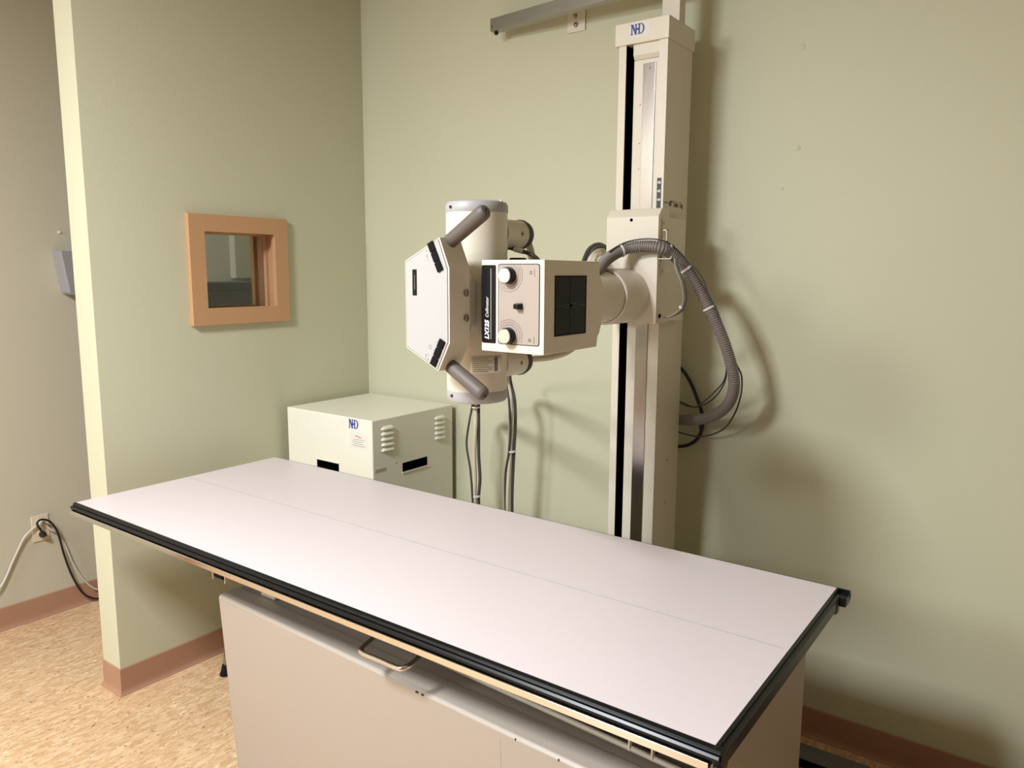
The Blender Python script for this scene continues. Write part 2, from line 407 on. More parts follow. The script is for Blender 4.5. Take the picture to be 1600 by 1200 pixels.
for xb in (-1.582, 0.2):
    p = MB().box(xb - 0.038, xb + 0.038, WB - 0.007, WB, 2.452, 2.61).build('wall_plate', M_STEEL, t, bevel=0.001)
    MB().box(xb - 0.025, xb + 0.025, rail_y(xb) + 0.036, WB - 0.006, 2.533, 2.56).build('stand_off', M_STEEL, p)
    MB().lathe([(0.009, 0), (0.009, .004), (0.006, .009), (0, .010)], (xb, WB - 0.007, 2.476), (0, -1, 0), 12).build('bolt', M_SATIN, p, smooth=True)
    MB().lathe([(0.008, 0), (0.008, .006), (0.004, .012), (0, .0125)], (xb - 0.003, WB - 0.007, 2.506), (0, -1, 0), 6).build('bolt', M_ALU, p)

# ------------------------------------------------------------------ tube stand: column, cap, carriage, arm
CX = -1.165
C0, C1, CF, CB = -1.248, -1.079, 2.28, 2.462
t = thing('tube_stand', 'tall cream x-ray column against the back wall with carriage and round arm', 'x-ray stand', (CX, 2.38, 0.04))
mb = MB()
mb.box(C0, C0 + 0.003, CF, CB, 0.10, 2.29); mb.box(C1 - 0.003, C1, CF, CB, 0.10, 2.29)
mb.box(C0 + 0.003, C1 - 0.003, CB - 0.003, CB, 0.10, 2.29)
mb.box(C0, -1.2225, CF - 0.002, CF + 0.001, 0.10, 2.29); mb.box(-1.1075, C1, CF - 0.002, CF + 0.001, 0.10, 2.29)
col_o = mb.build('column', M_STEEL, t)
MB().box(-1.2225, -1.2, CF + 0.09, CF + 0.1, 0.11, 2.285).build('dark_slot', M_VOID, t)
MB().prism([(-1.2225, CF + 0.0012), (-1.2215, CF + 0.0012), (-1.2215, CF + 0.09), (-1.2225, CF + 0.09)], 'z', 0.11, 2.285).build('slot_lining', M_VOID, t)
MB().box(-1.201, -1.1075, CF + 0.012, CF + 0.03, 0.11, 2.236).build('inner_panel', M_STEEL, t, bevel=0.002)
MB().prism([(CF + 0.012, 2.238), (CF + 0.016, 2.236), (CF + 0.05, 2.286), (CF + 0.004, 2.286), (CF + 0.004, 2.25)], 'x', -1.2, -1.1075).build('deflector', M_STEEL, t)
st = MB().box(-1.167, -1.124, CF + 0.0085, CF + 0.0118, 0.12, 2.222).build('steel_strip', M_SATIN, t, bevel=0.0008)
MB().cyl((-1.1455, CF + 0.0065, 2.208), (-1.1455, CF + 0.009, 2.208), 0.0045, 16).build('screw', M_CHROME, st)
for zz in (1.98, 2.1, 1.9): MB().cyl((-1.175, CF + 0.010, zz), (-1.175, CF + 0.0121, zz), 0.0014, 8).build('screw_hole', M_INK, t)
for zz in (0.935, 0.785):
    MB().cyl((C1 - 0.001, 2.375, zz), (C1 + 0.001, 2.375, zz), 0.004, 12).build('screw', M_SATIN, t)
MB().box(C0 - 0.02, C1 + 0.02, CF + 0.01, CB + 0.01, 0.04, 0.10).build('base_trolley', M_STEEL, t, bevel=0.003)
cap = MB().box(-1.2605, -1.0745, CF - 0.008, CB + 0.008, 2.283, 2.349).build('top_cap', M_STEEL, t, bevel=0.0015)
post = MB().box(-1.143, -1.083, 2.362, 2.405, 2.349, 2.62).build('top_post', M_STEEL, t, bevel=0.001)
MB().box(-1.135, -1.09, 2.405, 2.44, 2.56, 2.60).build('guide_roller', M_SATIN, post)
# two spots of the maker's sticker: interlocking serif letters
def monogram(parent, o, right, up, h, m=M_BLUE):
    R_ = Vector(right); U_ = Vector(up); N_ = R_.cross(U_); o = Vector(o); e = 0.0006
    mb = MB(); cnt = [0]
    def poly(pts):
        cnt[0] += 1
        va = [mb.bm.verts.new(o + R_ * (x * h) + U_ * (y * h)) for x, y in pts]
        vb = [mb.bm.verts.new(v.co + N_ * (e + 0.00005 * min(cnt[0], 12))) for v in va]
        mb.bm.faces.new(va); mb.bm.faces.new(list(reversed(vb)))
        for i in range(len(va)): mb.bm.faces.new((va[i], vb[i], vb[(i + 1) % len(va)], va[(i + 1) % len(va)]))
    # N
    poly([(0.09, 0.03), (0.21, 0.03), (0.21, 0.95), (0.09, 0.95)]); poly([(0.0, 0), (0.30, 0), (0.30, 0.08), (0.0, 0.08)]); poly([(0.0, 0.92), (0.24, 0.92), (0.24, 1.0), (0, 1.0)])
    poly([(0.09, 1.0), (0.30, 1.0), (0.68, 0.12), (0.68, -0.03), (0.53, -0.03)])
    # H (shares the right stem of the N)
    poly([(0.55, 0.0), (0.69, 0.0), (0.69, 0.95), (0.55, 0.95)]); poly([(0.48, 0.92), (0.76, 0.92), (0.76, 1.0), (0.48, 1.0)])
    poly([(0.69, 0.40), (0.92, 0.40), (0.92, 0.60), (0.69, 0.60)])
    # D
    poly([(0.91, 0.0), (1.06, 0.0), (1.06, 1.0), (0.91, 1.0)]); poly([(0.84, 0), (1.16, 0), (1.16, 0.08), (0.84, 0.08)]); poly([(0.84, 0.92), (1.16, 0.92), (1.16, 1), (0.84, 1)])
    n = 12; out = [(1.12 + 0.44 * math.sin(PI * k / n), 0.5 + 0.5 * math.cos(PI * k / n)) for k in range(n + 1)]
    inn = [(1.12 + 0.28 * math.sin(PI * k / n), 0.5 + 0.43 * math.cos(PI * k / n)) for k in range(n + 1)]
    for k in range(n): poly([out[k], out[k + 1], inn[k + 1], inn[k]])
    return mb.build('monogram', m, parent)
ZX, ZZ = Vector((1, 0, 0)), Vector((0, 0, 1))
stk = MB().prism([(-1.212, 2.306), (-1.180, 2.296), (-1.160, 2.302), (-1.150, 2.298), (-1.138, 2.305), (-1.138, 2.325), (-1.132, 2.343), (-1.19, 2.343), (-1.21, 2.338)], 'y', CF - 0.0084, CF - 0.0079).build('sticker', M_STK, cap)
monogram(stk, (-1.206, CF - 0.0085, 2.309), ZX, ZZ, 0.031)
# inch scale on the front flange
scl = MB().box(-1.1015, -1.0865, CF - 0.0026, CF - 0.0019, 1.74, 1.866).build('height_scale', M_SCALE, t)
for i, s_ in enumerate(('46', '45', '44')):
    zc = 1.852 - i * 0.0268
    text(s_, 'scale_number', M_WPRT, scl, (-1.094, CF - 0.0028, zc), ZX, ZZ, 0.0118, 0.0002, 0, 'CENTER', 1.0, 0.0003)
    MB().box(-1.1015, -1.0865, CF - 0.0030, CF - 0.0025, zc - 0.0140, zc - 0.0132).build('scale_line', M_INKG, scl)
# handwriting on the side
YY = Vector((0, 1, 0))
text("40\" Table Top", 'handwritten_note', M_INK, col_o, (C1 + 0.0005, 2.320, 1.789), YY, ZZ, 0.026, 0.0002, 0.2, 'LEFT', 0.72)
MB().box(C1, C1 + 0.0006, 2.286, 2.314, 1.790, 1.7925).build('pen_mark', M_INK, col_o)

# carriage
K0, K1, KF = -1.236, -1.054, 2.2
car = MB().prism([(KF, 1.411), (2.276, 1.411), (2.276, 1.768), (KF + 0.022, 1.768), (KF, 1.742)], 'x', K0, K1).build('carriage', M_STEEL, t, bevel=0.0018)
MB().box(K1 - 0.004, K1, 2.274, 2.400, 1.415, 1.742).build('side_plate', M_STEEL, car, bevel=0.001)
MB().box(K0, K0 + 0.004, 2.274, 2.400, 1.415, 1.742).build('side_plate', M_STEEL, car, bevel=0.001)
MB().cyl((-1.148, KF - 0.0004, 1.733), (-1.148, KF + 0.001, 1.733), 0.0052, 20).build('bolt_hole', M_VOID, car)
# hook bracket on the side plate, C-shaped and screwed on
br = MB()
br.box(K1, K1 + 0.003, 2.222, 2.242, 1.56, 1.735)
br.box(K1, K1 + 0.018, 2.222, 2.234, 1.698, 1.702); br.box(K1 + 0.015, K1 + 0.018, 2.222, 2.234, 1.664, 1.702); br.box(K1, K1 + 0.018, 2.222, 2.234, 1.664, 1.668)
br.box(K1, K1 + 0.044, 2.204, 2.222, 1.6530, 1.6560); br.box(K1 + 0.041, K1 + 0.044, 2.204, 2.222, 1.6110, 1.6560); br.box(K1, K1 + 0.044, 2.204, 2.222, 1.6110, 1.6140)
br.build('hose_bracket', M_STEEL, car, bevel=0.0006)
for zz in (1.722, 1.575):
    MB().cyl((K1 + 0.002, 2.232, zz), (K1 + 0.005, 2.232, zz), 0.0045, 14).build('screw', M_SATIN, car)
MB().cyl((K1, 2.225, 1.435), (K1 + 0.003, 2.225, 1.435), 0.006, 16).build('grommet', M_VOID, car)
MB().box(K0 - 0.012, K0, 2.262, 2.28, 1.63, 1.68).build('latch', M_STEEL, car, bevel=0.001)
# arm
ZA = 1.496
arm = MB().lathe([(0.0865, 0), (0.0865, 0.132), (0.0845, 0.140), (0.081, 0.143), (0.079, 0.143)], (CX, KF, ZA), (0, -1, 0), 72).build('arm_sleeve', M_STEEL, t, smooth=True)
MB().lathe([(0.0775, 0), (0.0775, 0.378)], (CX, 2.06, ZA), (0, -1, 0), 72).build('arm_tube', M_STEEL, arm, smooth=True)
MB().lathe([(0.0778, 0), (0.0795, 0.0005), (0.0795, 0.0015), (0.0778, 0.002)], (CX, 2.0585, ZA), (0, -1, 0), 72).build('seam_line', M_INKG, arm, smooth=True)

# ------------------------------------------------------------------ x-ray tube head
TY = 1.447
t = thing('x_ray_tube_head', 'cream x-ray tube head with grey end caps, white control face and collimator', 'x-ray machine', (CX, TY, 1.262))
TR = 0.0735
ho = MB().lathe([(TR, 1.286), (TR, 1.708)], (CX, TY, 0), (0, 0, 1), 72).build('housing', M_STEEL, t, smooth=True)
e1 = MB().lathe([(TR + 0.0006, 1.7075), (TR + 0.0012, 1.709), (TR + 0.0012, 1.724), (TR - 0.003, 1.731), (TR - 0.010, 1.7335), (0, 1.7335)], (CX, TY, 0), (0, 0, 1), 72).build('end_cap', M_GREYCAP, ho, smooth=True)
e2 = MB().lathe([(TR + 0.0006, 1.2865), (TR + 0.0012, 1.285), (TR + 0.0012, 1.267), (TR - 0.003, 1.260), (TR - 0.010, 1.2575), (0, 1.2575)], (CX, TY, 0), (0, 0, 1), 72).build('end_cap', M_GREYCAP, ho, smooth=True)
MB().cyl((CX - 0.0182, TY - 0.0715, 1.718), (CX - 0.0190, TY - 0.0752, 1.718), 0.0035, 12).build('screw', M_INK, ho)
MB().cyl((CX - 0.0182, TY - 0.0715, 1.276), (CX - 0.0190, TY - 0.0752, 1.276), 0.0035, 12).build('screw', M_INK, ho)
MB().cyl((CX + 0.058, TY + 0.02, 1.7335), (CX + 0.058, TY + 0.02, 1.7375), 0.003, 10).build('screw', M_STEEL, ho)
# trunnion clamp to the arm and side plates
MB().lathe([(0.0875, 0), (0.0875, 0.05), (0.078, 0.06)], (CX, 1.68, ZA), (0, -1, 0), 64).build('trunnion_flange', M_STEEL, t, smooth=True)
MB().box(CX - 0.055, CX + 0.055, TY + 0.055, 1.64, ZA - 0.085, ZA + 0.085).build('trunnion_block', M_STEEL, t, bevel=0.006)
# cable horns on the back of the tube, cable glands on their ends
for zc, nm in ((1.662, 0), (1.345, 1)):
    h = MB().lathe([(0.0345, 0), (0.0345, 0.088)], (CX + 0.028, TY + 0.045, zc), (0, 1, 0), 48).build('cable_horn', M_STEEL, t, smooth=True)
    MB().lathe([(0.036, 0.086), (0.037, 0.088), (0.037, 0.094), (0.035, 0.096), (0.0335, 0.100), (0.0335, 0.106), (0.028, 0.110), (0.016, 0.112)], (CX + 0.028, TY + 0.045, zc), (0, 1, 0), 48).build('horn_ring', M_CBLD, h, smooth=True)
    d = MB(); q = Vector((CX + 0.028 + 0.0346, TY + 0.10, zc))
    d.box(q.x - .0005, q.x + .0004, q.y - .006, q.y + .006, q.z - .001, q.z + .001); d.box(q.x - .0005, q.x + .0004, q.y - .001, q.y + .001, q.z - .006, q.z + .006)
    d.build('cross_mark', M_INK, h)

# console: flat six-sided box in front of the tube
HX = [(-1.114, 1.4975 + 0.146), (-1.2175, 1.4975 + 0.096), (-1.2175, 1.4975 - 0.099), (-1.120, 1.4975 - 0.146), (-1.0865, 1.4975 - 0.082), (-1.0865, 1.4975 + 0.080)]
YF, YK = 1.2555, 1.325
con = MB().prism(HX, 'y', YF, YK).build('console', M_STEEL, t, bevel=0.0022)
hc = (-1.157, 1.4975)
def inset(k, dx=0.0):
    return [(hc[0] + (x - hc[0]) * (1 - k * 1.9), hc[1] + (z - hc[1]) * (1 - k)) for x, z in HX]
MB().prism(inset(0.026), 'y', YF - 0.0006, YF + 0.001).build('face_border', M_INKG, con)
face = MB().prism(inset(0.040), 'y', YF - 0.0012, YF + 0.001).build('face_plate', M_WHITEPL, con)
NP = [(-1.20, 1.4975 + 0.11), (-1.20, 1.4975 - 0.11), (-1.125, 1.4975 - 0.11), (-1.11, 1.4975 - 0.06), (-1.11, 1.4975 + 0.06), (-1.125, 1.4975 + 0.11)]
NQ = [(-1.19, 1.4975 + 0.062), (-1.19, 1.4975 - 0.062), (-1.15, 1.4975 - 0.062), (-1.118, 1.4975 - 0.05), (-1.118, 1.4975 + 0.05), (-1.15, 1.4975 + 0.062)]
MB().prism(NP, 'y', YK, 1.392, NQ).build('console_neck', M_STEEL, t, bevel=0.002)
for zz in (1.524, 1.468):
    MB().lathe([(0.0085, 0), (0.0085, 0.0015), (0.006, 0.003), (0.0055, 0.0015), (0, 0.0015)], (-1.0865, 1.311, zz), (1, 0, 0), 20).build('cap_screw', M_SATIN, con, smooth=True)
for zz in (1.552, 1.440):
    lb = MB().box(-1.116, -1.1155, 1.345, 1.365, zz - 0.011, zz + 0.011).build('small_label', M_LABEL, t)
    MB().box(-1.1156, -1.1152, 1.348, 1.362, zz - 0.001, zz + 0.001).build('label_print', M_INKG, lb)
disp = MB().box(-1.1935, -1.1805, YF - 0.0022, YF - 0.0008, 1.517, 1.5745).build('angle_display', M_BLACK, con, bevel=0.0008)
MB().box(-1.187, -1.1855, YF - 0.0026, YF - 0.002, 1.53, 1.562).build('needle', M_INKG, disp)
def slot_btn(c, ang, w_, l_):
    mb = MB(); mb.box(-w_ / 2, w_ / 2, -0.0045, 0, -l_ / 2, l_ / 2)
    bmesh.ops.rotate(mb.bm, verts=mb.bm.verts, cent=(0, 0, 0), matrix=Matrix.Rotation(ang, 3, 'Y'))
    bmesh.ops.translate(mb.bm, verts=mb.bm.verts, vec=Vector((c[0], YF - 0.0008, c[1])))
    return mb
def buttons(pa, pb):
    a_ = P(*pa, y=YF); b_ = P(*pb, y=YF); d_ = b_ - a_; L_ = d_.length; ang = math.atan2(d_.x, d_.z)
    for i in range(3):
        c = a_.lerp(b_, (i + 0.5) / 3)
        slot_btn((c.x, c.z), ang, 0.0165, L_ / 3 * 0.93).build('push_button', M_MATTE, con, bevel=0.0012)
buttons((673, 378), (690, 424)); buttons((693, 531), (677, 571))
# tiny legends and symbols beside the buttons
def tick(px, py, w_=0.006, h_=0.0008):
    c = P(px, py, y=YF); return MB().box(c.x - w_ / 2, c.x + w_ / 2, YF - 0.0018, YF - 0.0011, c.z - h_ / 2, c.z + h_ / 2)
for px, py, w_, h_ in ((667, 392, .004, .001), (668, 400, .0008, .008), (669, 406, .004, .001), (676, 398, .005, .001), (681, 412, .006, .001), (684, 420, .006, .001), (684, 534, .006, .001), (679, 547, .006, .001), (670, 562, .005, .001)):
    tick(px, py, w_, h_).build('legend', M_INKG, con)
for px, py, r_ in ((673, 542, .004), (668, 557, .005)):
    c = P(px, py, y=YF); mb = MB()
    mb.tube([Vector((c.x + r_ * math.cos(a_ * PI / 9), YF - 0.0014, c.z + r_ * math.sin(a_ * PI / 9))) for a_ in range(0, 18 if r_ < .0045 else 15)], 0.0004, 5)
    mb.build('legend', M_INKG, con)
# grips
for a_, b_, nm in ((P(699, 381, y=1.292), P(755, 332, y=1.283), 0), (P(702, 570, y=1.292), P(753, 614, y=1.283), 1)):
    d_ = (b_ - a_); L_ = d_.length
    MB().lathe([(0.0135, -0.012), (0.0155, 0.0), (0.0162, 0.01), (0.0167, L_ - 0.004), (0.0158, L_ + 0.004), (0.012, L_ + 0.009), (0.004, L_ + 0.0105), (0.0035, L_ + 0.008), (0, L_ + 0.008)], a_, d_, 32).build('handle', M_GRIP, t, smooth=True)

# collimator: box on the beam side (+x) of the tube
QX0, QX1, QY0, QY1, QZ0, QZ1 = -1.0555, -0.889, 1.327, 1.556, 1.3965, 1.5955
prof = [(QY0, QZ0), (QY0, QZ1), (QY1, QZ1 - 0.001), (QY1, QZ1 - 0.030), (QY1 + 0.016, QZ1 - 0.052), (QY1 + 0.016, QZ0 + 0.062), (QY1 + 0.004, QZ0 + 0.034), (QY1 - 0.004, QZ0 + 0.026), (QY1 - 0.008, QZ0 + 0.002)]
co = MB().prism(prof, 'x', QX0, QX1).build('collimator', M_STEEL, t, bevel=0.0022)
MB().box(-1.095, QX0 + 0.001, 1.375, 1.53, ZA - 0.07, ZA + 0.07).build('collimator_mount', M_CBLD, co, bevel=0.003)
MB().box(QX0 + 0.03, QX1 - 0.012, QY1 + 0.016, QY1 + 0.022, ZA - 0.035, ZA + 0.035).build('rear_strip', M_BLACK, co, bevel=0.001)
FY = QY0
def rrect(x0, x1, z0, z1, r_, n=5):
    out = []
    for cx_, cz_, a0 in ((x1 - r_, z1 - r_, 0), (x0 + r_, z1 - r_, 90), (x0 + r_, z0 + r_, 180), (x1 - r_, z0 + r_, 270)):
        for k in range(n + 1):
            a_ = math.radians(a0 + 90 * k / n); out.append((cx_ + r_ * math.cos(a_), cz_ + r_ * math.sin(a_)))
    return out
MB().prism(rrect(-1.0091, -0.8999, 1.4144, 1.5871, 0.006), 'y', FY - 0.0006, FY + 0.001).build('panel_border', M_INK, co)
pan = MB().prism(rrect(-1.0072, -0.9018, 1.4163, 1.5852, 0.005), 'y', FY - 0.0011, FY + 0.001).build('dial_panel', M_OVER, co)
nb = MB().prism(rrect(-1.0535, -1.0155, 1.4150, 1.5845, 0.003), 'y', FY - 0.0012, FY + 0.001).build('name_strip', M_BLACK, co)
text('LX125', 'lettering', M_WPRT, nb, (-1.0385, FY - 0.0014, 1.423), ZZ, -ZX, 0.0155, 0.0002, 0.25, 'LEFT', 0.98, 0.0007)
text('Collimator', 'lettering', M_WPRT, nb, (-1.0385, FY - 0.0014, 1.4705), ZZ, -ZX, 0.0115, 0.0002, 0.25, 'LEFT', 0.88)
MB().box(-1.0285, -1.0277, FY - 0.0016, FY - 0.0011, 1.424, 1.577).build('pin_line', M_WPRT, nb)
for kz, up_ in ((1.5625, 1), (1.4335, -1)):
    kn = MB().lathe([(0.0180, 0.001), (0.0185, 0.003), (0.0172, 0.016), (0.0165, 0.0175), (0.0, 0.0175)], (-0.979, FY, kz), (0, -1, 0), 40).build('dial_knob', M_BLACK, co, smooth=True)
    MB().lathe([(0.0158, 0.017), (0.0158, 0.0195), (0.0148, 0.0203), (0.0, 0.0203)], (-0.979, FY, kz), (0, -1, 0), 40).build('knob_cap', M_SPUN, kn, smooth=True)
    mb = MB()
    a0, a1 = (-200, 62) if up_ > 0 else (-70, 195)
    for r_ in (0.0235, 0.029, 0.0345):
        mb.tube([Vector((-0.979 + r_ * math.cos(math.radians(a)), FY - 0.0012, kz + r_ * math.sin(math.radians(a)))) for a in range(a0, a1, 6)], 0.00042, 5)
    for a in range(a0, a1, 13):
        for r0, r1 in ((0.0235, 0.0255), (0.029, 0.0305), (0.0345, 0.0362)):
            c_, s_ = math.cos(math.radians(a)), math.sin(math.radians(a))
            if -0.979 + r1 * c_ < -1.006: continue
            mb.tube([Vector((-0.979 + r0 * c_, FY - 0.0012, kz + r0 * s_)), Vector((-0.979 + r1 * c_, FY - 0.0012, kz + r1 * s_))], 0.00045, 5)
    # keep the arcs on the panel
    bmesh.ops.delete(mb.bm, geom=[v for v in mb.bm.verts if v.co.x < -1.0055 or v.co.z > 1.583 or v.co.z < 1.418], context='VERTS')
    mb.build('dial_scale', M_INKG, pan)
    sm = MB(); zb = 1.5685 if up_ > 0 else 1.4265
    for k in (-1, 1):
        if up_ > 0: sm.box(-0.926, -0.919, FY - 0.0015, FY - 0.001, zb + k * 0.002 - .0007, zb + k * 0.002 + .0007)
        else: sm.box(-0.9245 + k * .002 - .0007, -0.9245 + k * .002 + .0007, FY - 0.0015, FY - 0.001, zb - .0035, zb + .0035)
    sm.box(-0.9135, -0.9129, FY - 0.0015, FY - 0.001, zb - 0.008, zb + 0.008)
    sm.build('dial_symbol', M_INK, pan)
for a_ in (68, 82, 96, 110):
    c_, s_ = math.cos(math.radians(a_)), math.sin(math.radians(a_))
    MB().tube([Vector((-0.979 + 0.0215 * c_, FY - 0.0013, 1.4335 + 0.0215 * s_)), Vector((-0.979 + 0.036 * c_, FY - 0.0013, 1.4335 + 0.036 * s_))], 0.00035, 4).build('dial_scale', M_RED, pan)
MB().prism([(-0.961, 1.4905), (-0.943, 1.4905), (-0.943, 1.5045), (-0.961, 1.5045)], 'y', FY, FY - 0.015, [(-0.9585, 1.4925), (-0.9455, 1.4925), (-0.9455, 1.5025), (-0.9585, 1.5025)]).build('lamp_switch', M_BLACK, co, bevel=0.0015)
# smoked exit window with cross lines
wf = MB(); ring(wf, 1.366, 1.4955, 1.4335, 1.5625, 0.003, QX1 - 0.002, QX1 + 0.0012)
wo = MB().box(QX1 - 0.001, QX1 + 0.0006, 1.369, 1.4925, 1.4365, 1.5595).build('exit_window', M_DKWIN, co)
wf.build('window_edge', M_MATTE, co)
x0 = QX1 + 0.0006; x1 = x0 + 0.0008
cr = MB(); yc, zc = 1.430, 1.498
cr.box(x0, x1, yc - .0008, yc + .0008, 1.437, 1.559); cr.box(x0, x1, 1.37, 1.492, zc - .0008, zc + .0008)
cr.prism([(p[0] , p[1]) for p in rrect(yc - 0.028, yc + 0.028, zc - .004, zc + .004, .0035)], 'x', x0, x1); cr.prism(rrect(yc - .0035, yc + .0035, zc - 0.028, zc + 0.028, .003), 'x', x0, x1)
cr.build('cross_lines', M_CROSS, wo)
# rating label wrapped round the tube below the collimator
def curved_label(a0, a1, z0, z1, rr, name, m, parent):
    mb = MB(); n = 8; prev = None
    for k in range(n + 1):
        a_ = math.radians(a0 + (a1 - a0) * k / n)
        c = [mb.bm.verts.new((CX + rr * math.cos(a_), TY + rr * math.sin(a_), z)) for z in (z0, z1)]
        if prev: mb.bm.faces.new((prev[0], c[0], c[1], prev[1]))
        prev = c
    o = mb.build(name, m, parent, smooth=True)
    s_ = o.modifiers.new('thickness', 'SOLIDIFY'); s_.thickness = 0.0003
    return o
lab = curved_label(-64, 0, 1.333, 1.374, TR + 0.0006, 'rating_label', M_LABEL, ho)
for k in range(7): curved_label(-60, -22 if k % 3 else -30, 1.3365 + k * 0.005, 1.338 + k * 0.005, TR + 0.001, 'label_print', M_PALEINK, ho)
curved_label(-18, -10, 1.337, 1.371, TR + 0.001, 'label_print', M_INKG, ho)

# ------------------------------------------------------------------ hoses and cables on the stand
t = thing('corrugated_hose', 'grey corrugated cable hose looping over the carriage and down behind the column', 'hose', P(1045, 392, y=2.235))
hp = [P(905, 452, y=1.86), P(930, 426, y=1.97), P(950, 404, y=2.09), P(975, 390, y=2.15), P(1003, 385, y=2.168), P(1030, 387, y=2.178), P(1047, 395, y=2.215), P(1066, 413, y=2.25), P(1088, 445, y=2.27), P(1110, 485, y=2.285), P(1128, 525, y=2.30), P(1141, 565, y=2.32), P(1147, 598, y=2.34), P(1141, 626, y=2.375), P(1122, 646, y=2.42), P(1096, 655, y=2.46), P(1064, 656, y=2.495), P(1040, 650, y=2.51), P(1020, 640, y=2.51)]
hs = resample(spline(hp, 14), 0.0018)
MB().tube(hs, 0.017, 20, rad=lambda i: (0.0185, 0.0185, 0.0160, 0.0160)[i % 4]).build('hose', M_HOSE, t, smooth=True)
def near(px, py):  # hose point closest to a pixel
    best = None
    for i, p in enumerate(hs):
        v = p - EYE; z = v.dot(FW); d = (800 + F_PX * v.dot(RX) / z - px) ** 2 + (600 + F_PX * v.dot(DN) / z - py) ** 2
        if best is None or d < best[0]: best = (d, i)
    return best[1]
for px, py in ((971, 391), (1072, 420), (1110, 480)):
    i = near(px, py); c = hs[i]; d_ = (hs[min(i + 2, len(hs) - 1)] - hs[i - 2]).normalized()
    MB().lathe([(0.0185, -0.003), (0.0205, -0.003), (0.0205, 0.003), (0.0185, 0.003)], c, d_, 28).build('cable_tie', M_TIE, t, smooth=True)
# thin cables following the hose
def along(i0, i1, off, r_, name, parent, m, wob=0.0):
    pts = []
    for i in range(i0, i1, 6):
        p = hs[i]; k = math.sin((i - i0) / max(1, (i1 - i0)) * PI)
        pts.append(p + Vector(off) * (1.0 + wob * k))
    return MB().tube(spline(pts, 3), r_, 8).build(name, m, parent, smooth=True)
t = thing('sensor_cable', 'thin dark cable riding on top of the corrugated hose over the carriage', 'cable', P(1000, 375, y=2.15))
along(near(950, 404), near(1110, 480), (0.006, -0.004, 0.020), 0.0025, 'cable', t, M_CBLD, 0.12)
t = thing('sensor_cable', 'thin black cable tied along the outer side of the hose loop', 'cable', P(1100, 430, y=2.25))
pts = [P(1070, 408, y=2.25), P(1085, 418, y=2.26), P(1098, 436, y=2.27), P(1107, 460, y=2.275), P(1118, 480, y=2.28), P(1124, 496, y=2.285), P(1132, 530, y=2.3), P(1142, 555, y=2.33), P(1152, 572, y=2.37), P(1159, 590, y=2.4), P(1157, 620, y=2.43), P(1146, 650, y=2.46), P(1128, 672, y=2.49), P(1095, 682, y=2.51), P(1060, 675, y=2.52), P(1040, 665, y=2.52)]
MB().tube(spline(pts, 8), 0.0028, 8).build('cable', M_CBLD, t, smooth=True)
t = thing('sensor_cable', 'two thin dark leads hanging inside the curve of the hose loop', 'cable', P(1130, 600, y=2.36))
for dx, dy in ((0, 0), (5, -3)):
    pts = [P(1134 + dx * .2, 545, y=2.33), P(1135, 575, y=2.36), P(1133 - dx * .4, 595, y=2.40), P(1122 - dx, 615 + dy, y=2.43), P(1105 - dx, 630 + dy, y=2.46), P(1085, 636, y=2.49), P(1067, 632 + dy, y=2.51), P(1050, 622, y=2.52)]
    MB().tube(spline(pts, 8), 0.0024, 8).build('cable', M_CBLD, t, smooth=True)
t = thing('power_cable', 'thick black cable curving out from behind the column below the hose', 'cable', P(1095, 640, y=2.5))
pts = [P(1040, 560, y=2.53), P(1063, 575, y=2.53), P(1078, 596, y=2.53), P(1090, 625, y=2.535), P(1097, 648, y=2.535), P(1096, 672, y=2.535), P(1087, 688, y=2.535), P(1072, 696, y=2.535), P(1050, 697, y=2.535), P(1030, 690, y=2.535)]
MB().tube(spline(pts, 8), 0.0065, 10).build('cable', M_CBLK, t, smooth=True)
MB().tube(resample(spline(pts[4:6], 8), 0.004), 0.009, 10).build('cable_tie', M_CBLK, t, smooth=True)
t = thing('switch_lead', 'pair of thin grey leads looping from the hose clamp to the carriage side', 'cable', P(1060, 440, y=2.23))
for dx, rr, mm in ((0, 0.0028, M_LEAD), (4, 0.0028, M_CBLD)):
    pts = [P(1054 + dx, 404, y=2.20), P(1056 + dx, 420, y=2.19), P(1064 + dx, 440, y=2.19), P(1068 + dx, 462, y=2.20), P(1065 + dx, 480, y=2.21), P(1055 + dx, 490, y=2.22), P(1042, 496, y=2.225), P(1029, 497, y=2.225)]
    MB().tube(spline(pts, 8), rr, 8).build('cable', mm, t, smooth=True)
c = P(1064, 480, y=2.21); MB().cyl(c - Vector((.003, 0, .002)), c + Vector((.003, 0, .002)), 0.006, 12).build('cable_tie', M_TIE, t)
# cables between head and carriage, left side of the column
t = thing('cable_bundle', 'bundle of grey and beige cables arching behind the carriage left side', 'cable', P(930, 395, y=2.2))
for k, (mm, rr, o1, o2) in enumerate(((M_CBLD, .007, 0, 0), (M_CBLD, .006, 7, 4), (M_CBLB, .009, 13, 14), (M_CBLB, .008, 18, 20), (M_TIE, .006, 9, 15))):
    pts = [P(880 + o1, 500, y=1.95), P(897 + o1, 450, y=2.02), P(913 + o1 * .9, 405, y=2.10), P(922 + o1 * .7, 388 + o2 * .5, y=2.16), P(936 + o1 * .3, 382 + o2 * .7, y=2.22), P(950, 388 + o2 * .6, y=2.30), P(965, 395 + o2 * .5, y=2.34)]
    MB().tube(spline(pts, 8), rr, 10).build('cable', mm, t, smooth=True)
